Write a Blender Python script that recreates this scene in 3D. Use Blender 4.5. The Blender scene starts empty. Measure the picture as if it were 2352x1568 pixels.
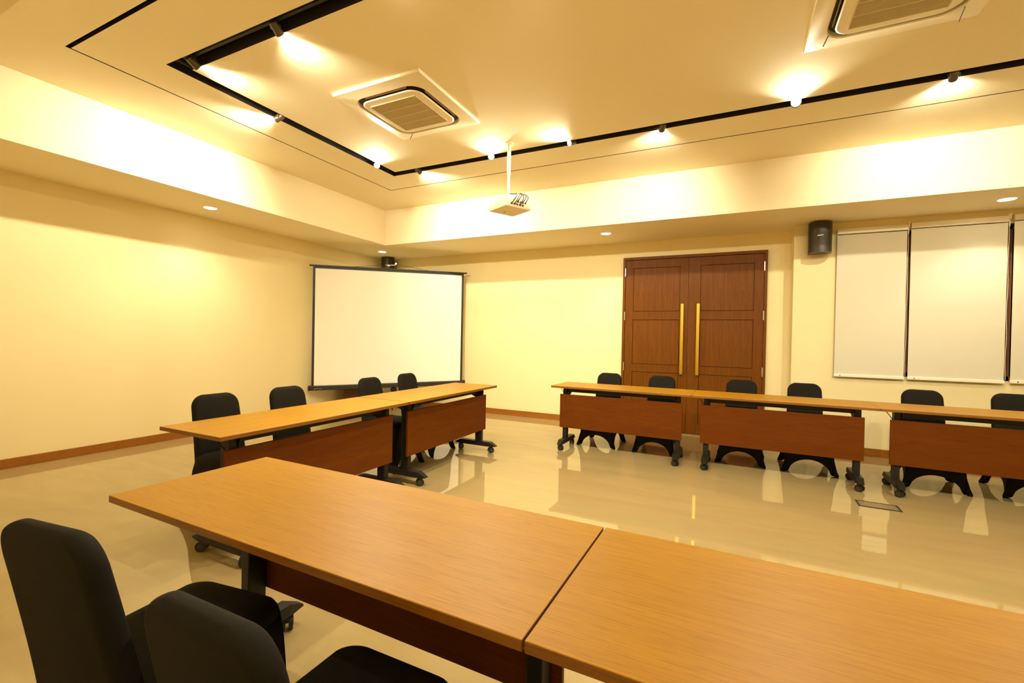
import bpy, bmesh, math, random
from mathutils import Vector, Matrix

random.seed(7)
SC = bpy.context.scene
COL = SC.collection
PI = math.pi

# ------------------------------------------------------------------ materials
def new_mat(name):
    m = bpy.data.materials.new(name); m.use_nodes = True
    nt = m.node_tree
    return m, nt, nt.nodes['Principled BSDF']

def mix_col(nt, fac, a, b):
    n = nt.nodes.new('ShaderNodeMix'); n.data_type = 'RGBA'
    nt.links.new(fac, n.inputs[0])
    for i, v in ((6, a), (7, b)):
        if isinstance(v, tuple): n.inputs[i].default_value = (*v, 1)
        else: nt.links.new(v, n.inputs[i])
    return n.outputs[2]

def coords(nt, scale, kind='Object'):
    tc = nt.nodes.new('ShaderNodeTexCoord'); mp = nt.nodes.new('ShaderNodeMapping')
    nt.links.new(tc.outputs[kind], mp.inputs[0]); mp.inputs['Scale'].default_value = scale
    return mp.outputs[0]

def noise(nt, vec, scale, detail=4, rough=.55, dist=0):
    n = nt.nodes.new('ShaderNodeTexNoise'); n.inputs['Scale'].default_value = scale
    n.inputs['Detail'].default_value = detail; n.inputs['Roughness'].default_value = rough
    n.inputs['Distortion'].default_value = dist
    nt.links.new(vec, n.inputs['Vector']); return n.outputs['Fac']

def ramp(nt, fac, p0, p1, c0=(0, 0, 0), c1=(1, 1, 1)):
    r = nt.nodes.new('ShaderNodeValToRGB'); nt.links.new(fac, r.inputs[0])
    e = r.color_ramp.elements; e[0].position = p0; e[1].position = p1
    e[0].color = (*c0, 1); e[1].color = (*c1, 1); return r.outputs[0]

def bump(nt, bs, h, strength, dist=.002):
    b = nt.nodes.new('ShaderNodeBump'); b.inputs['Strength'].default_value = strength
    b.inputs['Distance'].default_value = dist
    nt.links.new(h, b.inputs['Height']); nt.links.new(b.outputs[0], bs.inputs['Normal'])

def simple(name, col, rough=.5, metal=0.0, spec=.5, var=.06, nscale=9, bmp=0):
    m, nt, bs = new_mat(name)
    v = coords(nt, (1, 1, 1)); f = noise(nt, v, nscale)
    a = tuple(c * (1 - var) for c in col); b = tuple(min(1, c * (1 + var)) for c in col)
    nt.links.new(mix_col(nt, f, a, b), bs.inputs['Base Color'])
    bs.inputs['Roughness'].default_value = rough; bs.inputs['Metallic'].default_value = metal
    bs.inputs['Specular IOR Level'].default_value = spec
    if bmp: bump(nt, bs, noise(nt, v, 260, 2), bmp, .001)
    return m

def wood(name, light, dark, rough=.35, grain=(1.2, 26, 26), fine=(3, 150, 150), spec=.5, contrast=.5):
    m, nt, bs = new_mat(name)
    v = coords(nt, grain); f = noise(nt, v, 1.6, 5, .6, .6)
    v2 = coords(nt, fine); f2 = noise(nt, v2, 2.2, 3, .7)
    c1 = mix_col(nt, ramp(nt, f, .5 - contrast / 2, .5 + contrast / 2), dark, light)
    streak = ramp(nt, f2, .33, .52)
    c2 = mix_col(nt, streak, tuple(c * .82 for c in dark), c1)
    nt.links.new(c2, bs.inputs['Base Color'])
    bs.inputs['Roughness'].default_value = rough; bs.inputs['Specular IOR Level'].default_value = spec
    bump(nt, bs, f2, .12, .0008)
    return m

def emit(name, col, strength):
    m, nt, bs = new_mat(name)
    bs.inputs['Base Color'].default_value = (*col, 1)
    bs.inputs['Emission Color'].default_value = (*col, 1)
    bs.inputs['Emission Strength'].default_value = strength
    return m

M = {}
M['wall'] = simple('wall_paint', (.81, .70, .40), .75, var=.015, nscale=3)
M['ceiling'] = simple('ceiling_paint', (.85, .76, .54), .8, var=.012, nscale=2)
M['channel'] = simple('channel_black', (.018, .013, .008), .55)
M['skirting'] = wood('skirting_wood', (.35, .130, .010), (.26, .085, .006), .35, (.6, 10, 10))
M['door'] = wood('door_wood', (.180, .058, .0022), (.125, .036, .001), .42, (22, 22, .9), (120, 120, 2.2), spec=.15, contrast=.4)
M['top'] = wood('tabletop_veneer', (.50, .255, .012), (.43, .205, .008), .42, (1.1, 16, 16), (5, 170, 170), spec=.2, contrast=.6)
M['edge'] = wood('tabletop_edge', (.25, .095, .006), (.19, .070, .004), .38)
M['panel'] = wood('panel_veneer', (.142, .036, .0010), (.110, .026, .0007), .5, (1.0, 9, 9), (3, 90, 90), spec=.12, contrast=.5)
M['cabinet'] = wood('cabinet_wood', (.12, .035, .014), (.07, .02, .008), .4)
M['metal'] = simple('black_powder_metal', (.016, .0135, .009), .45, .1, spec=.3)
M['rubber'] = simple('caster_rubber', (.016, .013, .009), .5)
M['hub'] = simple('caster_hub', (.055, .045, .03), .4, .3)
M['chrome'] = simple('chrome', (.75, .72, .65), .18, 1.0, var=.02)
M['brass'] = simple('brass', (.62, .38, .05), .34, .95, var=.05)
M['fabric'] = simple('black_spandex', (.010, .0085, .005), .8, var=.2, nscale=14, spec=.18, bmp=.15)
M['screen'] = simple('screen_fabric', (.90, .88, .80), .85, var=.008, nscale=2)
M['screen_black'] = simple('screen_black', (.018, .012, .006), .5)
M['plastic'] = simple('cream_plastic', (.84, .76, .58), .4, var=.02)
M['grille'] = simple('grille_plastic', (.60, .50, .30), .55, var=.02)
M['dark'] = simple('dark_recess', (.04, .028, .014), .6)
M['blind'] = simple('blind_fabric', (.66, .62, .49), .85, var=.012, nscale=4, bmp=.1)
M['blindrail'] = simple('blind_rail', (.84, .79, .66), .4, var=.02)
M['frame'] = wood('window_wood', (.34, .15, .06), (.24, .09, .035), .4, (20, 20, 1))
M['can'] = simple('lamp_can', (.11, .085, .055), .38, .5)
M['speaker'] = simple('speaker_case', (.028, .020, .012), .35)
M['speaker_grille'] = simple('speaker_grille', (.05, .038, .022), .42, .2)
M['projector'] = simple('projector_plastic', (.74, .63, .42), .45, var=.02)
M['lid'] = simple('outlet_metal', (.30, .235, .12), .4, .2)
M['cable'] = simple('cable', (.07, .06, .04), .5)
M['lamp'] = emit('lamp_glow', (1, .90, .66), 60)
M['down'] = emit('downlight_glow', (1, .88, .62), 14)

# glass for the window behind the blinds
m, nt, bs = new_mat('window_glass')
bs.inputs['Base Color'].default_value = (.02, .02, .02, 1); bs.inputs['Roughness'].default_value = .05
bs.inputs['Transmission Weight'].default_value = .6
M['glass'] = m

# polished floor tile
m, nt, bs = new_mat('polished_tile')
v = coords(nt, (1, 1, 1))
br = nt.nodes.new('ShaderNodeTexBrick')
br.offset = 0; br.inputs['Scale'].default_value = 1
br.inputs['Brick Width'].default_value = .8; br.inputs['Row Height'].default_value = .8
br.inputs['Mortar Size'].default_value = .0015; br.inputs['Mortar Smooth'].default_value = .1
br.inputs['Color1'].default_value = (.415, .312, .142, 1); br.inputs['Color2'].default_value = (.425, .319, .146, 1)
br.inputs['Mortar'].default_value = (.39, .30, .148, 1)
nt.links.new(v, br.inputs['Vector'])
v2 = coords(nt, (.5, 2.6, 1)); f = noise(nt, v2, 1.5, 6, .6, .8)
vein = ramp(nt, f, .36, .64, (.90, .88, .86), (1.0, 1.0, 1.0))
mx = nt.nodes.new('ShaderNodeMix'); mx.data_type = 'RGBA'; mx.blend_type = 'MULTIPLY'
mx.inputs[0].default_value = 1
nt.links.new(br.outputs['Color'], mx.inputs[6]); nt.links.new(vein, mx.inputs[7])
nt.links.new(mx.outputs[2], bs.inputs['Base Color'])
bs.inputs['Roughness'].default_value = .035; bs.inputs['Specular IOR Level'].default_value = .85
M['floor'] = m

# ------------------------------------------------------------------ mesh helpers
def box(bm, x0, x1, y0, y1, z0, z1, bev=0, mi=0, mat=None):
    r = bmesh.ops.create_cube(bm, size=1)
    vs = r['verts']
    bmesh.ops.scale(bm, vec=(x1 - x0, y1 - y0, z1 - z0), verts=vs)
    bmesh.ops.translate(bm, vec=((x0 + x1) / 2, (y0 + y1) / 2, (z0 + z1) / 2), verts=vs)
    fs = {f for v in vs for f in v.link_faces}
    for f in fs: f.material_index = mi
    if bev:
        es = list({e for v in vs for e in v.link_edges})
        o = bmesh.ops.bevel(bm, geom=es, offset=bev, segments=2, affect='EDGES', profile=.5)
        vs = list(set(o['verts']) | {v for v in vs if v.is_valid})
        vs = [v for v in vs if v.is_valid]
    if mat is not None: bmesh.ops.transform(bm, matrix=mat, verts=vs)
    return vs

def cyl(bm, a, b, r, r2=None, seg=20, mi=0):
    a = Vector(a); b = Vector(b); d = b - a
    rot = d.to_track_quat('Z', 'Y').to_matrix().to_4x4()
    o = bmesh.ops.create_cone(bm, cap_ends=True, segments=seg, radius1=r, radius2=r if r2 is None else r2,
                              depth=d.length, matrix=Matrix.Translation((a + b) / 2) @ rot)
    for v in o['verts']:
        for f in v.link_faces: f.material_index = mi
    return o['verts']

def tube(bm, pts, r, seg=8):
    pts = [Vector(p) for p in pts]; rings = []
    for i, p in enumerate(pts):
        t = (pts[min(i + 1, len(pts) - 1)] - pts[max(i - 1, 0)]).normalized()
        up = Vector((0, 0, 1)) if abs(t.z) < .95 else Vector((1, 0, 0))
        s = t.cross(up).normalized(); u = s.cross(t)
        rings.append([bm.verts.new(p + r * (math.cos(2 * PI * k / seg) * s + math.sin(2 * PI * k / seg) * u)) for k in range(seg)])
    for a, b in zip(rings, rings[1:]):
        for k in range(seg): bm.faces.new((a[k], a[(k + 1) % seg], b[(k + 1) % seg], b[k]))
    bm.faces.new(rings[0][::-1]); bm.faces.new(rings[-1])

def loft(bm, rings, cap0=True, cap1=True):
    R = [[bm.verts.new(p) for p in r] for r in rings]
    for a, b in zip(R, R[1:]):
        n = len(a)
        for k in range(n): bm.faces.new((a[k], a[(k + 1) % n], b[(k + 1) % n], b[k]))
    if cap0: bm.faces.new(R[0][::-1])
    if cap1: bm.faces.new(R[-1])
    return R

def rrect(cx, cy, hx, hy, r, n=6):
    out = []
    for sx, sy, a0 in ((1, 1, 0), (-1, 1, 90), (-1, -1, 180), (1, -1, 270)):
        for k in range(n + 1):
            a = math.radians(a0 + 90 * k / n)
            out.append((cx + sx * (hx - r) + r * math.cos(a), cy + sy * (hy - r) + r * math.sin(a)))
    return out

def build(name, bm, mats, parent=None, smooth=False, angle=None):
    bmesh.ops.recalc_face_normals(bm, faces=bm.faces)
    me = bpy.data.meshes.new(name); bm.to_mesh(me); bm.free()
    for mm in (mats if isinstance(mats, (list, tuple)) else [mats]): me.materials.append(mm)
    if smooth:
        for p in me.polygons: p.use_smooth = True
        if angle: me.set_sharp_from_angle(angle=math.radians(angle))
    o = bpy.data.objects.new(name, me); COL.objects.link(o)
    if parent is not None: o.parent = parent
    return o

def tag(o, label, cat, group=None):
    o['label'] = label; o['category'] = cat
    if group: o['group'] = group
    return o

def empty(name, loc, rz=0):
    o = bpy.data.objects.new(name, None); COL.objects.link(o)
    o.empty_display_size = .1; o.location = loc; o.rotation_euler = (0, 0, rz)
    return o

def struct(name, bm, mats):
    o = build(name, bm, mats); o['kind'] = 'structure'; return o

def copy_tree(o, parent=None):
    c = o.copy(); COL.objects.link(c)
    if parent is not None: c.parent = parent
    for ch in list(o.children): copy_tree(ch, c)
    return c

# ------------------------------------------------------------------ the room
W, D = 13.0, 7.25           # room size; x along the back wall, y from back wall (0) towards the camera (-)
HS, HC = 2.7606, 3.316      # soffit and tray ceiling heights
A, B = .987, 1.16           # width of the soffit on the left and at the back
NEAR = -5.99                # near edge of the tray
STEP_X, STEP = 6.728, .236  # the window wall stands forward of the door wall

bm = bmesh.new(); box(bm, -.12, W + .12, -D - .12, .6, -.08, 0); struct('floor', bm, M['floor'])
bm = bmesh.new(); box(bm, -.12, 0, -D - .12, .3, 0, HC + .3); struct('wall_left', bm, M['wall'])
bm = bmesh.new(); box(bm, W, W + .12, -D - .12, .3, 0, HC + .3); struct('wall_right', bm, M['wall'])
bm = bmesh.new(); box(bm, 0, W, -D - .12, -D, 0, HC + .3); struct('wall_near', bm, M['wall'])
bm = bmesh.new(); box(bm, 0, STEP_X + .05, 0, .12, 0, HS + .12); struct('wall_back', bm, M['wall'])

WX0, WX1, WZ0, WZ1 = 7.175, 10.30, .945, 2.62
bm = bmesh.new()
box(bm, STEP_X, WX0, -STEP, .12, 0, HS + .12)
box(bm, WX1, W, -STEP, .12, 0, HS + .12)
box(bm, WX0, WX1, -STEP, .12, 0, WZ0)
box(bm, WX0, WX1, -STEP, .12, WZ1, HS + .12)
struct('wall_window', bm, M['wall'])

# window behind the blinds
bm = bmesh.new()
fy0, fy1 = -.17, -.10
box(bm, WX0, WX1, fy0, fy1, WZ0, WZ0 + .05); box(bm, WX0, WX1, fy0, fy1, WZ1 - .05, WZ1)
for x in (WX0, 7.836, 8.668, 9.48, WX1 - .06): box(bm, x, x + .06, fy0, fy1, WZ0, WZ1, .004)
w = struct('window_1', bm, M['frame'])
bm = bmesh.new(); box(bm, WX0 + .01, WX1 - .01, -.125, -.117, WZ0 + .01, WZ1 - .01)
g = build('window_pane', bm, M['glass'], w); 
bm = bmesh.new(); box(bm, WX0, WX1, .121, .13, WZ0 - .02, WZ1 + .02); g = build('closing_panel', bm, M['dark'], w)  # unseen dark panel added to close the opening behind the glass

# soffit ring round the tray, with the vertical cove faces
bm = bmesh.new()
box(bm, 0, A, -D, 0, HS, HC + .16); box(bm, W - A, W, -D, 0, HS, HC + .16)
box(bm, A, W - A, -B, 0, HS, HC + .16); box(bm, A, W - A, -D, NEAR, HS, HC + .16)
bmesh.ops.remove_doubles(bm, verts=bm.verts, dist=1e-5)
struct('ceiling_soffit', bm, M['ceiling']); bpy.data.objects['ceiling_soffit'].name = 'trim_1'

def slab_ring(bm, o, i, z0, z1):
    """flat ring between rectangles o and i = (x0,x1,y0,y1); the underside is paint, its sides are black"""
    def rect(r, z): return [bm.verts.new((r[0], r[2], z)), bm.verts.new((r[1], r[2], z)), bm.verts.new((r[1], r[3], z)), bm.verts.new((r[0], r[3], z))]
    ob, ot = rect(o, z0), rect(o, z1)
    for k in range(4):
        f = bm.faces.new((ob[k], ob[(k + 1) % 4], ot[(k + 1) % 4], ot[k])); f.material_index = 1
    if i is None:
        bm.faces.new(ob); return
    ib, it = rect(i, z0), rect(i, z1)
    for k in range(4):
        bm.faces.new((ob[k], ob[(k + 1) % 4], ib[(k + 1) % 4], ib[k]))
        f = bm.faces.new((ib[k], ib[(k + 1) % 4], it[(k + 1) % 4], it[k])); f.material_index = 1

GX, GYF, GYN, GW = 1.751, -1.929, -5.338, .014
SX, SYF, SYN, SW = 2.177, -2.356, -4.914, .108
bm = bmesh.new()
r0 = (A, W - A, NEAR, -B)
r1 = (GX, W - GX, GYN, GYF)
r1b = (GX + GW, W - GX - GW, GYN + .028, GYF - GW)
r2 = (SX, W - SX, SYN, SYF)
r2b = (SX + SW, W - SX - SW, SYN + .125, SYF - SW)
slab_ring(bm, r0, r1, HC, HC + .10); slab_ring(bm, r1b, r2, HC, HC + .10); slab_ring(bm, r2b, None, HC, HC + .10)
vs = box(bm, A, W - A, NEAR, -B, HC + .10, HC + .14, mi=1)
o = struct('ceiling', bm, [M['ceiling'], M['channel']])

# skirting boards
bm = bmesh.new(); box(bm, 0, .014, -D, -.001, 0, .092, .002); struct('baseboard_left', bm, M['skirting'])
bm = bmesh.new(); box(bm, .014, 4.575, -.014, 0, 0, .092, .002); box(bm, 6.462, STEP_X, -.014, 0, 0, .092, .002)
struct('baseboard_back', bm, M['skirting'])
bm = bmesh.new(); box(bm, STEP_X - .014, W, -STEP - .014, -STEP, 0, .092, .002); struct('baseboard_window', bm, M['skirting'])

# ------------------------------------------------------------------ double door
door = bpy.data.objects.new('door_1', None); COL.objects.link(door); door.location = (5.5175, 0, 0); door['kind'] = 'structure'
def dpart(name, bm, mat, par=None, **k):
    return build(name, bm, mat, par or door, **k)
X0, X1, DH = 4.576 - 5.5175, 6.46 - 5.5175, 2.526
bm = bmesh.new()
box(bm, X0, X0 + .035, -.045, 0, 0, DH, .003); box(bm, X1 - .035, X1, -.045, 0, 0, DH, .003)
box(bm, X0 + .035, X1 - .035, -.045, 0, DH - .04, DH, .003)
dpart('door_frame', bm, M['door'])
def leaf(xa, xb, hx, hinge_x, panels):
    bm = bmesh.new()
    y0, y1 = -.030, 0
    zs = [(.14, .72), (.845, .950, 0), ]
    pa, pb = panels
    # rails and stiles; recessed panels sit between them
    box(bm, xa, pa, y0, y1, .006, DH - .045, .0015); box(bm, pb, xb, y0, y1, .006, DH - .045, .0015)
    rails = [(.006, .15), (.845, .955), (1.609, 1.728), (2.366, DH - .045)]
    for a, b in rails: box(bm, pa, pb, y0, y1, a, b, .0015)
    lf = dpart('door_leaf', bm, M['door'])
    for a, b in ((.15, .845), (.955, 1.609), (1.728, 2.366)):
        bm = bmesh.new(); box(bm, pa, pb, -.012, y1, a, b)
        box(bm, pa + .006, pb - .006, -.0235, -.012, a + .006, b - .006, .0025)
        build('door_panel', bm, M['door'], lf)
    bm = bmesh.new()
    box(bm, hx - .02, hx + .02, -.082, -.070, .835, 1.83, .002)
    for z in (.90, 1.33, 1.76): cyl(bm, (hx, -.070, z), (hx, -.028, z), .009)
    build('door_handle', bm, M['brass'], lf)['label'] = 'long flat brass pull handle'
    for z in (.915, 1.663, 2.31):
        bm = bmesh.new(); cyl(bm, (hinge_x, -.046, z - .062), (hinge_x, -.046, z + .062), .009, seg=12)
        build('hinge', bm, M['chrome'], lf)['label'] = 'steel butt hinge'
c = 5.5175
leaf(X0 + .037, 5.489 - c, 5.418 - c, X0 + .036, (4.727 - c, 5.381 - c))
leaf(5.492 - c, X1 - .037, 5.627 - c, X1 - .036, (5.645 - c, 6.308 - c))

# ------------------------------------------------------------------ roller blinds
def blind(x0, x1, z0, z1, label, bracket_right=True):
    t = empty('roller_blind', ((x0 + x1) / 2, -STEP, z0))
    h = (x1 - x0) / 2; H = z1 - z0
    bm = bmesh.new()
    n = 10
    for k in range(n):
        za, zb = .03 + (H - .05) * k / n, .03 + (H - .05) * (k + 1) / n
        box(bm, -h + .004, h - .004, -.0405, -.0395, za, zb)
    bmesh.ops.remove_doubles(bm, verts=bm.verts, dist=1e-5)
    build('fabric', bm, M['blind'], t)
    bm = bmesh.new(); box(bm, -h, h, -.052, -.034, 0, .034, .004)
    r = build('bottom_rail', bm, M['blindrail'], t)
    bm = bmesh.new(); cyl(bm, (-h + .06, -.053, .017), (-h + .06, -.051, .017), .006); build('screw_cap', bm, M['hub'], r)
    bm = bmesh.new(); box(bm, -h, h, -.062, -.004, H - .012, H + .05, .006)
    build('head_rail', bm, M['blindrail'], t)
    bm = bmesh.new(); box(bm, h - .004, h + .011, -.070, -.004, H + .012, H + .075, .004)
    box(bm, h + .002, h + .009, -.05, -.03, H - .06, H + .02, .002)
    build('bracket', bm, M['blindrail'], t)
    bm = bmesh.new()
    pts = [(h + .006 + .003 * math.sin(k * .9), -.036, H - .02 - k * (H - .06) / 22) for k in range(23)]
    tube(bm, pts, .0022, 6); build('pull_chain', bm, M['blindrail'], t)
    tag(t, label, 'roller blind', 'roller blinds over the window')
    return t
blind(7.160, 7.822, .919, 2.625, 'narrow beige roller blind at the left end of the window, beside the black wall speaker')
blind(7.848, 8.650, .922, 2.640, 'wide beige roller blind in the middle of the window, between the dark gaps')
blind(8.690, 9.490, .930, 2.650, 'beige roller blind cut off by the right edge of the picture')

# ------------------------------------------------------------------ flip-top training tables
TL, TW, TZ, TT = 1.556, .566, .75, .024
def make_table():
    t = empty('folding_table', (0, 0, 0))
    bm = bmesh.new(); box(bm, -TL / 2, TL / 2, -TW / 2, TW / 2, TZ - TT, TZ, .0025)
    bm.normal_update()
    for f in bm.faces:
        if abs(f.normal.z) < .5: f.material_index = 1
    build('tabletop', bm, [M['top'], M['edge']], t)
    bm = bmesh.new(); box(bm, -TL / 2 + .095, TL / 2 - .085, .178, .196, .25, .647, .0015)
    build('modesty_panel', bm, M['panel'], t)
    # top beam with end plates
    bm = bmesh.new(); box(bm, -TL / 2 + .12, TL / 2 - .12, .115, .160, TZ - TT - .052, TZ - TT - .0005, .003)
    build('cross_beam', bm, M['metal'], t)
    for s in (-1, 1):
        px = s * (TL / 2 - .14)
        bm = bmesh.new()
        box(bm, px - .024, px + .024, .100, .176, .10, TZ - TT - .002, .004)
        lg = build('leg', bm, M['metal'], t)
        bm = bmesh.new()      # bracket plate under the top
        prof = [(-.17, TZ - TT - .0005), (.20, TZ - TT - .0005), (.20, TZ - TT - .035), (.165, .62), (.11, .62), (-.10, TZ - TT - .022), (-.17, TZ - TT - .022)]
        a = px - s * .028
        loft(bm, [[(a - .003, y, z) for y, z in prof], [(a + .003, y, z) for y, z in prof]])
        build('hinge_plate', bm, M['metal'], lg)
        if s > 0:
          bm = bmesh.new(); tube(bm, [(px + s * .02, .14, .635), (px + s * .08, .12, TZ - TT - .002)], .003, 8)
          build('stay_rod', bm, M['metal'], lg)
        bm = bmesh.new(); cyl(bm, (px - s * .05, .02, .675), (px - s * .05, .03, .675), .010, seg=14)
        build('lock_knob', bm, M['hub'], lg)
        # T foot: wide in the middle, sloping to both ends
        bm = bmesh.new()
        yc = .098
        prof = [(-.260, .084, .020), (-.190, .120, .030), (.190, .120, .030), (.260, .084, .020)]
        rings = []
        for dy, zt, hw in prof:
            zb = .076 if abs(dy) > .2 else .072
            rings.append([(px - hw - .004, yc + dy, zb), (px + hw + .004, yc + dy, zb), (px + hw, yc + dy, zt), (px - hw, yc + dy, zt)])
        loft(bm, rings); build('foot_bar', bm, M['metal'], lg)
        for dy in (-.195, .195):
            bm = bmesh.new()
            y = yc + dy
            for q in (-1, 1):
                cyl(bm, (px + q * .007, y, .031), (px + q * .024, y, .031), .031, seg=24)
                cyl(bm, (px + q * .0235, y, .031), (px + q * .0255, y, .031), .017, seg=16, mi=1)
            box(bm, px - .008, px + .008, y - .02, y + .022, .034, .072, .003)
            bmesh.ops.rotate(bm, verts=bm.verts, cent=(px, y, 0), matrix=Matrix.Rotation(math.radians(50 if dy > 0 else 35), 3, 'Z'))
            build('caster', bm, [M['rubber'], M['hub']], t, smooth=True, angle=40)
    return t

proto = make_table()
al = math.radians(-1.10)
tabs = []
P0 = Vector((4.130, -1.7973)); e = Vector((math.cos(al), math.sin(al))); n = Vector((-math.sin(al), math.cos(al)))
rowR = ['wood folding table in front of the double door, leftmost of the back row',
        'wood folding table in the middle of the back row, between two others like it',
        'wood folding table of the back row standing below the window blinds']
for i in range(3):
    c = P0 + e * (1.558 * (i + .5)) + n * .2818
    tabs.append(((c.x, c.y), PI + al, 1.0, rowR[i], 'folding tables of the back row'))
tabs.append(((3.321, -4.5665), -PI / 2, 1.009, 'wood folding table along the left wall, nearer the camera of the two', 'folding tables of the left row'))
tabs.append(((3.321, -2.9765), -PI / 2, 1.018, 'wood folding table beside the projection screen, farther of the two along the left wall', 'folding tables of the left row'))
be = math.radians(-.68)
P0 = Vector((4.152, -6.0548)); e = Vector((math.cos(be), math.sin(be))); n = Vector((-math.sin(be), math.cos(be)))
lab = ['wood folding table in the foreground with two black chairs pushed up to it',
       'wood folding table filling the bottom right corner of the picture, nearest the camera']
for i in range(2):
    c = P0 + e * (1.5605 * (i + .5)) + n * .289
    tabs.append(((c.x, c.y), be, 1.0, lab[i], 'folding tables of the front row'))
for i, (xy, rz, sx, label, grp) in enumerate(tabs):
    o = proto if i == 0 else copy_tree(proto)
    o.location = (xy[0], xy[1], 0); o.rotation_euler = (0, 0, rz)
    o.scale = (sx, 1.02 if i > 2 else 1, 1)
    tag(o, label, 'table', grp)

# ------------------------------------------------------------------ chairs in black stretch covers
def make_chair():
    t = empty('covered_chair', (0, 0, 0))
    # backrest : rounded slab leaning back
    rings = []
    z0, z1 = .40, .868
    n = 16
    for k in range(n + 1):
        u = k / n
        z = z0 + (z1 - z0) * (u if u < .8 else u)
        lean = -.195 - .095 * ((z - z0) / (z1 - z0)) ** 1.1
        hw = .172 - .014 * ((z - z0) / (z1 - z0))
        th = .034 - .006 * u
        top = z1 - z; R = .085
        if top < R:
            hw -= R - math.sqrt(max(0, R * R - (R - top) ** 2)) * .98
        if top < .03: th *= max(.25, math.sqrt(max(.0, 1 - (1 - top / .03) ** 2)))
        rings.append([(x, lean + y, z) for x, y in rrect(0, 0, max(hw, .05), th, min(th * .95, .03), 5)])
    # finer rings near the rounded top
    fin = []
    for k in range(1, 12):
        top = .085 * (1 - k / 12) ** 1.8
        z = z1 - top
        f = (z - z0) / (z1 - z0)
        lean = -.195 - .095 * f ** 1.1
        hw = .172 - .014 * f - (.085 - math.sqrt(max(0, .085 ** 2 - (.085 - top) ** 2)))
        th = .028 * (1 if top > .03 else max(.2, math.sqrt(max(0, 1 - (1 - top / .03) ** 2))))
        # slight sag wrinkle across the top edge
        fin.append([(x, lean + y, z - .006 * math.cos(x * 9) * 0) for x, y in rrect(0, 0, max(hw, .05), th, min(th * .95, .028), 5)])
    rings = [r for r in rings if r[0][2] < z1 - .086] + fin
    bm = bmesh.new(); loft(bm, rings)
    build('backrest', bm, M['fabric'], t, smooth=True, angle=50)
    # seat cushion
    bm = bmesh.new(); rings = []
    for z, g, r in ((.395, .0, .05), (.42, .006, .06), (.445, .006, .065), (.462, -.004, .06), (.473, -.022, .055), (.477, -.06, .05)):
        rr = []
        for x, y in rrect(0, .005, .180 + g, .222 + g, r, 6):
            yy = y
            zz = z - (.012 * max(0, (y - .1) / .12) ** 2 if z > .44 else 0)
            rr.append((x, yy, zz))
        rings.append(rr)
    loft(bm, rings); build('seat', bm, M['fabric'], t, smooth=True, angle=60)
    # skirt with an arch on every side, stretched to the four feet
    bm = bmesh.new()
    fx, fy0, fy1 = .218, -.225, .232
    corners = [(fx, fy0), (fx, fy1), (-fx, fy1), (-fx, fy0)]
    tops = [(.178, -.215), (.178, .222), (-.178, .222), (-.178, -.215)]
    arch = [.15, .135, .15, .17]
    cols = []; N = 26
    for s in range(4):
        a, b = Vector(corners[s]), Vector(corners[(s + 1) % 4]); ta, tb = Vector(tops[s]), Vector(tops[(s + 1) % 4])
        nrm = Vector(((b - a).y, -(b - a).x)).normalized()
        L = (b - a).length
        for k in range(N):
            u = k / N
            # denser near the corners
            uu = .5 - .5 * math.cos(PI * u)
            d = min(uu, 1 - uu) * L
            foot = .038
            if d < foot: zb = .004
            else:
                q = (d - foot) / (L / 2 - foot); zb = .004 + arch[s] * math.sqrt(max(0, 1 - (1 - q) ** 2))
            # rounded corners in plan
            cr = .022 * max(0, 1 - d / .03) ** 2
            col = []
            pb = a.lerp(b, uu); pt = ta.lerp(tb, uu)
            for j in range(9):
                v = j / 8; z = .425 + (zb - .425) * v
                f = (.425 - z) / .425
                p = pt.lerp(pb, f ** .55)
                inset = .010 * math.sin(PI * uu) * math.sin(PI * min(1, f * 1.1)) + cr * .5
                p = p - nrm * inset
                if cr: p = p * (1 - cr * .6)
                col.append((p.x, p.y, z))
            cols.append(col)
    V = [[bm.verts.new(p) for p in c] for c in cols]
    for i in range(len(V)):
        a, b = V[i], V[(i + 1) % len(V)]
        for j in range(8): bm.faces.new((a[j], b[j], b[j + 1], a[j + 1]))
    sk = build('skirt', bm, M['fabric'], t, smooth=True)
    md = sk.modifiers.new('thickness', 'SOLIDIFY'); md.thickness = .005; md.offset = -1
    for x, y in corners:
        bm = bmesh.new()
        rings = []
        for z, r, k in ((0, .018, 1.03), (.012, .021, 1.03), (.03, .019, 1.01), (.06, .014, .985), (.16, .011, .90), (.38, .008, .72)):
            rings.append([(x * k + r * math.cos(a * PI / 6), y * k + r * math.sin(a * PI / 6), z) for a in range(12)])
        loft(bm, rings); build('leg', bm, M['fabric'], t, smooth=True, angle=60)
    return t

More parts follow.
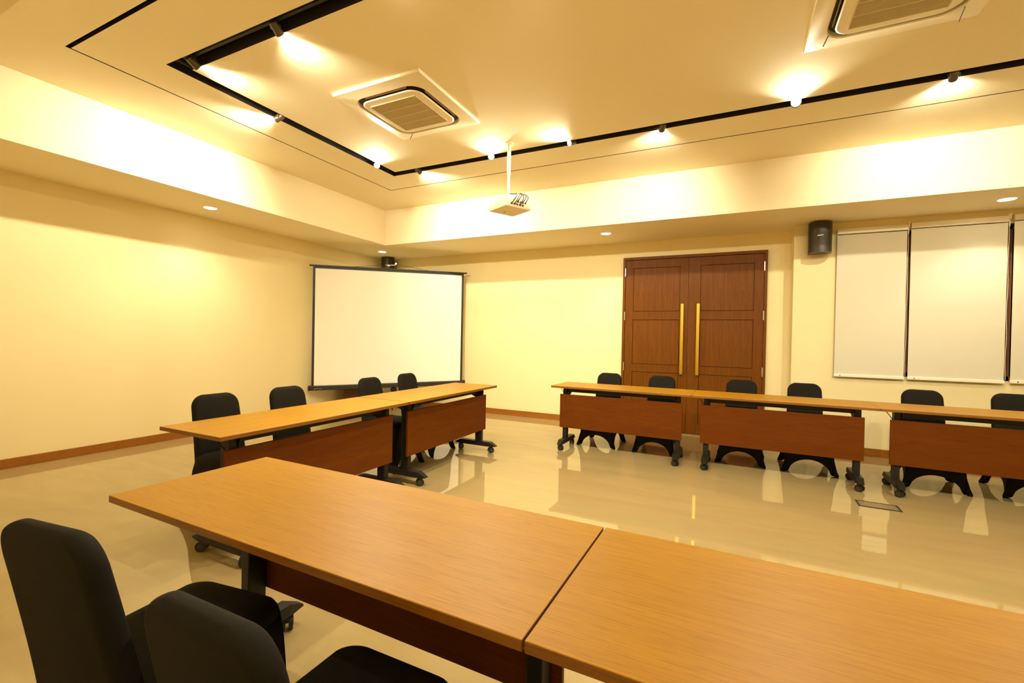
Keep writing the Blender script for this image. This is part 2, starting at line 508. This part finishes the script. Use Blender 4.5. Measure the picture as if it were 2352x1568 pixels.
chair = make_chair()
G1, G2, G3 = 'covered chairs of the back row', 'covered chairs of the left row', 'covered chairs in the foreground'
chairs = [
    (4.604, -1.205, 176.5, 'black covered chair at the left end of the back row, left of the double door', G1),
    (5.277, -1.235, 178.5, 'black covered chair in front of the left door leaf, behind the leftmost back table', G1),
    (6.162, -1.210, 178.5, 'black covered chair in front of the right door leaf, behind the middle back table', G1),
    (6.784, -1.215, 179.5, 'black covered chair in front of the wall strip between the door and the window blinds', G1),
    (7.750, -1.275, 176.0, 'black covered chair under the gap between the narrow and the wide blind', G1),
    (8.460, -1.190, 178.0, 'black covered chair cut by the right edge of the picture', G1),
    (3.000, -4.850, -91, 'wrinkled black covered chair nearest the camera in the left row', G2),
    (3.005, -4.265, -90, 'black covered chair in the left row, second from its near end', G2),
    (2.960, -3.255, -88, 'black covered chair of the left row overlapping the lower middle of the screen', G2),
    (2.915, -2.600, -88, 'black covered chair farthest from the camera in the left row, its back before the screen', G2),
    (4.616, -6.090, 7.5, 'black covered chair at the bottom left corner of the picture, its whole back showing', G3),
    (5.285, -6.110, 0.5, 'black covered chair cut off by the bottom edge of the picture, nearest the camera', G3),
]
for i, (x, y, r, label, g) in enumerate(chairs):
    o = chair if i == 0 else copy_tree(chair)
    o.location = (x, y, 0); o.rotation_euler = (0, 0, math.radians(r))
    tag(o, label, 'chair', g)

# ------------------------------------------------------------------ projection screen on a tripod
L0, R0 = Vector((.105, -1.862)), Vector((1.885, -.125))
u = (R0 - L0); SL = u.length; ang = math.atan2(u.y, u.x)
mid = (L0 + R0) / 2
scr = empty('projection_screen', (mid.x, mid.y, 0), ang)
h = SL / 2
tilt = Matrix.Rotation(-math.radians(.0), 4, 'Y')
def slope(bm, k_bot=.030, k_top=.014):
    for v in bm.verts:
        f = v.co.x / h
        s = k_bot + (k_top - k_bot) * (v.co.z - .48) / (2.4 - .48)
        v.co.z += s * f
zb, zt = .485, 2.405
bm = bmesh.new(); box(bm, -h + .075, h - .075, -.002, .002, zb + .03, zt - .045)
slope(bm); build('screen_fabric', bm, M['screen'], scr)
bm = bmesh.new()
for s in (-1, 1):
    box(bm, s * (h - .06) - .0175, s * (h - .06) + .0175, -.0025, .0025, zb + .02, zt - .01)
box(bm, -h + .045, h - .045, -.0028, .0028, zt - .055, zt - .02)
slope(bm); build('black_border', bm, M['screen_black'], scr)
bm = bmesh.new(); box(bm, -h - .01, h + .01, -.013, .013, zt - .024, zt, .003); slope(bm); build('top_bar', bm, M['screen_black'], scr)
bm = bmesh.new(); box(bm, -h - .005, h + .005, -.035, .035, zb - .038, zb + .035, .012); slope(bm); cs = build('bottom_case', bm, M['screen_black'], scr)
bm = bmesh.new(); box(bm, -h + .08, -h + .20, -.037, -.0345, zb - .043, zb - .033); build('case_badge', bm, M['chrome'], cs)
for s in (-1, 1):
    bm = bmesh.new(); box(bm, s * (h - .012) - .018, s * (h - .012) + .018, -.040, .040, zb - .042, zb + .040, .012); slope(bm)
    build('end_cap', bm, M['screen_black'], cs)
py = .085
bm = bmesh.new(); cyl(bm, (0.06, py, .10), (0.06, py, 2.50), .0125); build('pole', bm, M['metal'], scr, smooth=True, angle=40)
bm = bmesh.new(); cyl(bm, (.06, py - .02, .40), (.06, py + .02, .40), .05); cyl(bm, (.06, py, .36), (.06, py, .46), .026)
box(bm, .02, .10, py - .07, py - .01, .395, .43, .004)
build('tripod_collar', bm, M['metal'], scr, smooth=True, angle=40)
bm = bmesh.new(); cyl(bm, (.06 - .005, py - .03, 2.475), (.06 - .17, py - .03, 2.468), .007, seg=10); cyl(bm, (.06, py - .04, 2.50), (.06, py, 2.50), .014, seg=10)
build('carry_handle', bm, M['chrome'], scr, smooth=True, angle=40)
for s in (-1, 1):
    bm = bmesh.new(); tube(bm, [(.06, py - .02, 2.49), (s * .60, .0, zt - .002 + s * .007)], .0028, 6); build('hanging_cord', bm, M['screen_black'], scr)
for k in range(3):
    a = math.radians(90 + 120 * k)
    bm = bmesh.new(); tube(bm, [(.06, py, .42), (.06 + .32 * math.cos(a), py + .32 * math.sin(a), .012)], .011, 10)
    build('tripod_leg', bm, M['metal'], scr)
tag(scr, 'white projection screen with black border standing on a tripod across the far corner', 'projection screen')

# cabinet behind the screen
cab = empty('wooden_cabinet', (.36, -.98, 0), math.radians(40))
bm = bmesh.new(); box(bm, -.27, .27, -.20, .20, .05, .80, .004); box(bm, -.29, .29, -.22, .21, .80, .83, .005); box(bm, -.25, .25, -.17, .19, 0, .05)
build('carcass', bm, M['cabinet'], cab)
for s in (-1, 1):
    bm = bmesh.new(); box(bm, s * .132 - .125, s * .132 + .125, -.218, -.2005, .08, .78, .004); d_ = build('cabinet_door', bm, M['cabinet'], cab)
    bm = bmesh.new(); cyl(bm, (s * .03, -.218, .52), (s * .03, -.24, .52), .01); build('knob', bm, M['brass'], d_)
tag(cab, 'dark mahogany cabinet half hidden behind the projection screen in the far corner', 'cabinet')

# ------------------------------------------------------------------ wall speakers
def speaker(loc, rz, label, tilt=0):
    t = empty('wall_speaker', loc, rz)
    w, hh, d = .118, .35, .20
    pts = [(-w, .10), (-w, -.02)]
    for k in range(9):
        a = PI + PI * k / 8
        pts.append((w * math.cos(a), -.02 + .085 * math.sin(a)))
    pts += [(w, .10)]
    bm = bmesh.new()
    loft(bm, [[(x, y, z) for x, y in pts] for z in (-hh / 2, hh / 2)])
    bmesh.ops.rotate(bm, verts=bm.verts, cent=(0, 0, 0), matrix=Matrix.Rotation(tilt, 3, 'X'))
    cs = build('speaker_case', bm, M['speaker'], t, smooth=True, angle=40)
    bm = bmesh.new()
    gp = [(x * .93, y - .004) for x, y in pts[1:-1]]
    gp2 = [(x * .90, y + .010) for x, y in reversed(pts[1:-1])]
    loft(bm, [[(x, y, z) for x, y in gp + gp2] for z in (-hh / 2 + .02, .055)])
    bmesh.ops.rotate(bm, verts=bm.verts, cent=(0, 0, 0), matrix=Matrix.Rotation(tilt, 3, 'X'))
    build('speaker_grille', bm, M['speaker_grille'], t, smooth=True, angle=40)
    bm = bmesh.new(); box(bm, -.03, .03, -.1125, -.1085, .012, .017); build('badge', bm, M['chrome'], t)
    bm = bmesh.new(); box(bm, -.04, .04, .09, .145, -.06, .06, .004); build('bracket', bm, M['speaker'], t)
    tag(t, label, 'speaker', 'black wall speakers')
    return t
speaker((6.975, -.236 - .145, 2.565), math.radians(-6), 'black curved speaker on the wall left of the window blinds')
speaker((.245, -.245, 2.575), math.radians(45), 'black curved speaker high in the far corner above the projection screen')

# ------------------------------------------------------------------ ceiling cassettes
def make_ac():
    t = empty('ceiling_cassette', (0, 0, HC))
    hx, hy = .445, .458
    bm = bmesh.new()
    zt, zb_ = 0, -.034
    outer = [(hx, hy), (-hx, hy), (-hx, -hy), (hx, -hy)]
    N = 7
    ring = rrect(0, 0, .348, .352, .13, N)
    # panel face with a rounded opening
    def sq(z, s=1.0):
        out = []
        for i, (cx_, cy_) in enumerate(outer):
            for k in range(N + 1): out.append((cx_ * s, cy_ * s, z))
        return out
    e_ = [[bm.verts.new(p) for p in sq(0)], [bm.verts.new(p) for p in sq(-.016, 1)], [bm.verts.new(p) for p in sq(-.022, .99)]]
    rr = [bm.verts.new((x, y, -.036)) for x, y in ring]
    ri = [bm.verts.new((x * .985, y * .985, -.030)) for x, y in ring]
    rj = [bm.verts.new((x * .985, y * .985, -.002)) for x, y in ring]
    seq = e_ + [rr, ri, rj]
    for a, b in zip(seq, seq[1:]):
        n_ = len(a)
        for k in range(n_):
            try: bm.faces.new((a[k], a[(k + 1) % n_], b[(k + 1) % n_], b[k]))
            except ValueError: pass
    bmesh.ops.remove_doubles(bm, verts=bm.verts, dist=1e-5)
    bmesh.ops.dissolve_degenerate(bm, edges=bm.edges, dist=1e-6)
    build('panel', bm, M['plastic'], t, smooth=True, angle=25)
    bm = bmesh.new(); loft(bm, [[(x * .98, y * .98, -.004) for x, y in ring], [(x * .98, y * .98, -.001) for x, y in ring]])
    build('air_slot', bm, M['dark'], t)
    bm = bmesh.new()
    inn = rrect(0, 0, .306, .310, .105, N)
    loft(bm, [[(x * .97, y * .97, -.0375) for x, y in inn], [(x, y, -.040) for x, y in inn], [(x * .975, y * .975, -.0465) for x, y in inn], [(x * .9, y * .9, -.048) for x, y in inn]])
    ip = build('inner_panel', bm, M['plastic'], t, smooth=True, angle=25)
    bm = bmesh.new(); loft(bm, [[(x * .955, y * .955, -.0035) for x, y in inn], [(x * .955, y * .955, -.0385) for x, y in inn]])
    build('air_throat', bm, M['dark'], ip)
    bm = bmesh.new(); box(bm, -.235, .235, -.235, .235, -.0495, -.047, .001)
    gr = build('intake_grille', bm, M['grille'], ip)
    bm = bmesh.new()
    for k in range(44):
        y = -.228 + .456 * k / 43
        box(bm, -.232, .232, y - .0022, y + .0022, -.0535, -.0495)
    for k in range(1, 4):
        x = 0; y = -.235 + .47 * k / 4
        box(bm, -.235, .235, y - .005, y + .005, -.0545, -.0495)
    for s in (-1, 1):
        box(bm, s * .235 - .003, s * .235 + .003, -.235, .235, -.0545, -.0495); box(bm, -.235, .235, s * .235 - .003, s * .235 + .003, -.0545, -.0495)
    build('grille_slats', bm, M['plastic'] if False else M['grille'], gr)
    for k in range(4):
        bm = bmesh.new()
        box(bm, -.215, .215, .318, .3205, -.030, -.008)
        bmesh.ops.rotate(bm, verts=bm.verts, cent=(0, 0, 0), matrix=Matrix.Rotation(PI / 2 * k, 3, 'Z'))
        build('louver', bm, M['grille'], t)
    return t
ac = make_ac()
def strap(t, x, y, dx, dy):
    bm = bmesh.new(); tube(bm, [(x, y, -.040), (x + dx * .3, y + dy * .3, -.050), (x + dx, y + dy, -.075)], .0035, 6)
    build('safety_cord', bm, M['cable'], t)
ac2 = copy_tree(ac)
ac.location = (3.455, -3.640, HC); ac2.location = (6.895, -3.640, HC)
tag(ac, 'square white ceiling air conditioner above the left row, whole in view', 'air conditioner', 'ceiling air conditioners')
tag(ac2, 'square white ceiling air conditioner cut off by the top edge of the picture', 'air conditioner', 'ceiling air conditioners')
strap(ac, -.24, .34, -.045, .02)
strap(ac2, -.33, .28, -.02, .05); strap(ac2, .33, .30, .0, .08)

# ------------------------------------------------------------------ projector hanging from its rod
pj = empty('ceiling_projector', (3.985, -2.700, 2.60), math.radians(61.9))
bm = bmesh.new()
out = rrect(0, 0, .160, .158, .022, 4)
loft(bm, [[(x * .96, y * .96, 0) for x, y in out], [(x, y, .012) for x, y in out], [(x, y, .072) for x, y in out], [(x * .94, y * .94, .098) for x, y in out]])
pb_ = build('projector_body', bm, M['projector'], pj, smooth=True, angle=30)
bm = bmesh.new(); cyl(bm, (.06, .150, .05), (.06, .175, .05), .034, seg=28); cyl(bm, (.06, .175, .05), (.06, .178, .05), .024, seg=28, mi=1)
build('lens', bm, [M['plastic'], M['dark']], pb_, smooth=True, angle=40)
bm = bmesh.new()
for i in range(5):
    box(bm, -.10 + i * .034, -.10 + i * .034 + .022, -.162, -.156, .02, .036)
for i in range(4): box(bm, -.02 + i * .03, -.02 + i * .03 + .018, -.162, -.156, .048, .062)
build('ports', bm, M['dark'], pb_)
bm = bmesh.new()
for i in range(6): box(bm, -.1625, -.157, -.05 + i * .016, -.05 + i * .016 + .008, .025, .06)
build('vent', bm, M['grille'], pb_)
bm = bmesh.new(); cyl(bm, (-.02, .06, -.002), (-.02, .06, .003), .009); build('foot_screw', bm, M['dark'], pb_)
# rod
inv = Matrix.Rotation(-math.radians(61.9), 4, 'Z')
rl = inv @ Vector((3.938 - 3.985, -2.639 + 2.700, 0))
bm = bmesh.new()
cyl(bm, (rl.x, rl.y, .135), (rl.x, rl.y, .42), .0135); cyl(bm, (rl.x, rl.y, .40), (rl.x, rl.y, HC - 2.60 - .004), .0185)
build('mount_rod', bm, M['plastic'], pj, smooth=True, angle=40)
bm = bmesh.new(); cyl(bm, (rl.x, rl.y, HC - 2.60 - .012), (rl.x, rl.y, HC - 2.60 - .0005), .05); build('ceiling_plate', bm, M['plastic'], pj, smooth=True, angle=40)
bm = bmesh.new(); box(bm, rl.x - .05, rl.x + .05, rl.y - .05, rl.y + .05, .098, .106, .002); box(bm, rl.x - .012, rl.x + .012, rl.y - .03, rl.y + .03, .104, .145, .002)
build('mount_bracket', bm, M['plastic'], pj)
bm = bmesh.new()
def cab_(p0, p1, p2, p3, r=.004, n=16):
    pts = []
    for k in range(n + 1):
        t = k / n; q = (1 - t)
        pts.append(Vector(p0) * q ** 3 + 3 * Vector(p1) * q * q * t + 3 * Vector(p2) * q * t * t + Vector(p3) * t ** 3)
    tube(bm, pts, r, 7)
top = (rl.x + .014, rl.y - .01, .20)
for i, (ox, oz) in enumerate([(-.09, .028), (-.056, .028), (-.022, .055), (.012, .028), (.045, .055), (.075, .055)]):
    jit = random.uniform(-.02, .02)
    cab_(top, (rl.x + .02, -.10, .15), (ox + .05 + jit, -.25 - abs(jit), .16 + jit), (ox, -.160, oz), .005)
build('cables', bm, M['cable'], pj, smooth=True)
tag(pj, 'white projector hanging on a rod from the ceiling with black cables at its back', 'projector')

# ------------------------------------------------------------------ lighting tracks and spotlights
def track(name, x0, x1, y0, y1, label):
    bm = bmesh.new(); box(bm, x0, x1, y0, y1, HC + .045, HC + .075, .003)
    box(bm, x0 + (.01 if x1 - x0 < .1 else .02), x1 - (.01 if x1 - x0 < .1 else .02), y0 + (.01 if y1 - y0 < .1 else .02), y1 - (.01 if y1 - y0 < .1 else .02), HC + .040, HC + .046)
    o = build(name, bm, M['channel']); tag(o, label, 'light track', 'lighting tracks'); return o
ym, yn, xm = SYF - SW / 2, SYN + .0625, SX + SW / 2
track('lighting_track', SX + .12, W - SX - .12, ym - .02, ym + .02, 'black lighting track in the ceiling slot parallel to the door wall')
track('lighting_track', SX + .12, W - SX - .12, yn - .02, yn + .02, 'black lighting track in the wide ceiling slot at the top of the picture')
track('lighting_track', xm - .02, xm + .02, SYN + .02, SYF - .02, 'black lighting track in the ceiling slot parallel to the left wall')

def spotlight(x, y, dx, dy, down, label, power=70, cone=120, blend=1.0, drop=0, k=1.0):
    """a can on a stem clipped into the track; the lamp inside is a spot light at its mouth"""
    t = empty('track_spotlight', (x, y, HC + .04))
    d = Vector((dx, dy, 0)).normalized(); d = Vector((d.x * math.cos(down), d.y * math.cos(down), -math.sin(down)))
    pz = -.040 - drop
    piv = Vector((0, 0, pz))
    side = d.cross(Vector((0, 0, 1))).normalized()
    bm = bmesh.new(); box(bm, -.018, .018, -.018, .018, -.018, .0, .003); cyl(bm, (0, 0, -.015), (0, 0, pz), .007, seg=12)
    for s in (-1, 1): cyl(bm, piv + side * s * .026, piv + side * s * .034, .012, seg=12)
    build('stem', bm, M['can'], t, smooth=True, angle=40)
    bm = bmesh.new()
    a, b = piv - d * .038, piv + d * .048
    q = d.to_track_quat('Z', 'Y').to_matrix()
    def ringp(c, r, n=24): return [c + q @ Vector((r * math.cos(2 * PI * k / n), r * math.sin(2 * PI * k / n), 0)) for k in range(n)]
    loft(bm, [ringp(a, .018 * k), ringp(a + d * .006, .027 * k), ringp(b, .029 * k), ringp(b, .026 * k), ringp(b - d * .02, .024 * k)], cap1=False)
    build('can', bm, M['can'], t, smooth=True, angle=40)
    bm = bmesh.new(); loft(bm, [ringp(b - d * .012, .0245 * k), ringp(b - d * .005, .0245 * k)])
    build('lamp', bm, M['lamp'], t)
    L = bpy.data.lights.new('spot_lamp', 'SPOT'); L.energy = power; L.color = LC; L.spot_size = math.radians(cone)
    L.spot_blend = blend; L.shadow_soft_size = .028
    lo = bpy.data.objects.new('spot_lamp', L); COL.objects.link(lo); lo.parent = t
    lo.location = b + d * .006; lo.rotation_euler = (-d).to_track_quat('Z', 'Y').to_euler()
    tag(t, label, 'spotlight', 'track spotlights')
    return t
LC = (1.0, .92, .68)
r = math.radians
spotlight(2.400, yn, .08, 1, r(30), 'black spotlight in the near left corner of the ceiling slot', 75)
spotlight(3.320, yn, -.25, 1, r(28), 'black spotlight nearest the top edge of the picture, left of the air conditioner', 75)
spotlight(xm, -4.000, -1, -.30, r(24), 'black spotlight halfway along the left ceiling slot, aimed at the left wall', 120)
spotlight(xm, -2.720, .66, -.75, r(16), 'dazzling spotlight at the far end of the left ceiling slot', 75, k=1.25)
spotlight(2.592, ym, .10, 1, r(22), 'small dark spotlight beside the far left corner of the ceiling slot', 100)
spotlight(3.603, ym, .42, -.9, r(16), 'dazzling spotlight left of the projector rod', 70, k=1.25)
spotlight(4.544, ym, -.45, -.85, r(24), 'glowing spotlight right of the projector rod, between it and the dark one over the door', 60)
spotlight(5.427, ym, -.38, 1, r(22), 'black spotlight above the double door, aimed at the back wall', 65)
spotlight(6.492, ym, -.08, -1, r(16), 'brightest dazzling spotlight, above and left of the wall speaker', 75, k=1.4)
spotlight(7.487, ym, .18, 1, r(18), 'black spotlight farthest right, above the window blinds', 70)
# the rest of the ring of spotlights, beyond the frame
for x, y, dx, dy, dn, pw in ((4.30, yn, -.2, 1, 58, 90), (5.25, yn, -.6, 1, 50, 110), (6.20, yn, -.3, 1, 55, 90), (7.15, yn, -.2, 1, 55, 90),
                             (8.45, ym, 0, -1, 30, 60), (9.40, ym, 0, -1, 40, 70), (8.2, yn, .3, 1, 35, 60), (9.3, yn, 0, 1, 35, 60),
                             (W - xm, -3.0, 1, 0, 20, 60), (W - xm, -4.2, -1, .2, 35, 70)):
    spotlight(x, y, dx, dy, r(dn), 'black spotlight of the ceiling ring beyond the picture\'s edge', pw)

# ------------------------------------------------------------------ recessed downlights in the soffit
def downlight(x, y, label, power=18):
    t = empty('recessed_downlight', (x, y, HS))
    bm = bmesh.new()
    n_ = 32
    def rg(rad, z): return [(rad * math.cos(2 * PI * k / n_), rad * math.sin(2 * PI * k / n_), z) for k in range(n_)]
    loft(bm, [rg(.078, -.0002), rg(.078, -.004), rg(.066, -.006), rg(.064, -.0022)], cap0=False, cap1=False)
    build('trim_ring', bm, M['plastic'], t, smooth=True, angle=30)
    bm = bmesh.new(); loft(bm, [rg(.064, -.0012), rg(.064, -.003)]); build('diffuser', bm, M['down'], t)
    L = bpy.data.lights.new('down_lamp', 'SPOT'); L.energy = power; L.color = (1.0, .93, .70); L.spot_size = r(120); L.spot_blend = .7
    L.shadow_soft_size = .06
    lo = bpy.data.objects.new('down_lamp', L); COL.objects.link(lo); lo.parent = t; lo.location = (0, 0, -.02)
    tag(t, label, 'downlight', 'recessed downlights in the soffit')
downlight(.530, -3.620, 'round recessed downlight in the soffit above the left wall')
downlight(.537, -.732, 'round recessed downlight in the soffit corner above the projection screen')
downlight(4.472, -.700, 'round recessed downlight in the soffit above the left edge of the double door')
downlight(8.451, -.733, 'round recessed downlight in the soffit above the window blinds, near the right edge')
downlight(.530, -6.50, 'round recessed downlight in the soffit beyond the picture\'s edge')
downlight(5.5, -6.75, 'round recessed downlight in the soffit behind the camera')
downlight(9.5, -6.75, 'round recessed downlight in the soffit behind the camera, far right')

# ------------------------------------------------------------------ slotted outlet in the floor
fg = empty('floor_outlet', (7.15, -2.235, 0), al)
bm = bmesh.new()
for a in ((-.14, .14, -.075, -.062), (-.14, .14, .062, .075), (-.14, -.127, -.062, .062), (.127, .14, -.062, .062)):
    box(bm, a[0], a[1], a[2], a[3], 0.0005, .005)
build('frame', bm, M['hub'], fg)
bm = bmesh.new(); box(bm, -.127, .127, -.062, .062, .0005, .0025)
for k in range(18): x = -.118 + k * .0139; box(bm, x - .003, x + .003, -.06, .06, .0025, .0045)
build('slotted_lid', bm, M['lid'], fg)
tag(fg, 'flat rectangular metal outlet lid set in the floor before the back row of tables', 'floor outlet')

# ------------------------------------------------------------------ camera
cam = bpy.data.cameras.new('camera'); co = bpy.data.objects.new('camera', cam); COL.objects.link(co)
cam.sensor_fit = 'HORIZONTAL'; cam.sensor_width = 36; cam.lens = 1038.1012 / 2352 * 36; cam.clip_start = .02; cam.clip_end = 100
yaw, pit, rol = r(25.882), r(-.5421), r(1.0991)
F = Vector((-math.sin(yaw) * math.cos(pit), math.cos(yaw) * math.cos(pit), math.sin(pit)))
Rt = Vector((math.cos(yaw), math.sin(yaw), 0)); Up = Rt.cross(F)
R2 = math.cos(rol) * Rt + math.sin(rol) * Up; U2 = -math.sin(rol) * Rt + math.cos(rol) * Up
mw = Matrix((( R2.x, U2.x, -F.x, 6.0496), (R2.y, U2.y, -F.y, -6.8387), (R2.z, U2.z, -F.z, 1.314), (0, 0, 0, 1)))
co.matrix_world = mw
SC.camera = co

# ------------------------------------------------------------------ world and view
wd = bpy.data.worlds.new('night'); SC.world = wd; wd.use_nodes = True
wd.node_tree.nodes['Background'].inputs[0].default_value = (.01, .012, .02, 1)
SC.view_settings.view_transform = 'Standard'; SC.view_settings.look = 'None'
SC.view_settings.gamma = 1; SC.view_settings.exposure = 1.17
SC.cycles.max_bounces = 12; SC.cycles.diffuse_bounces = 8; SC.cycles.glossy_bounces = 4
SC.cycles.use_denoising = True; SC.cycles.sample_clamp_indirect = 8; SC.cycles.caustics_reflective = False
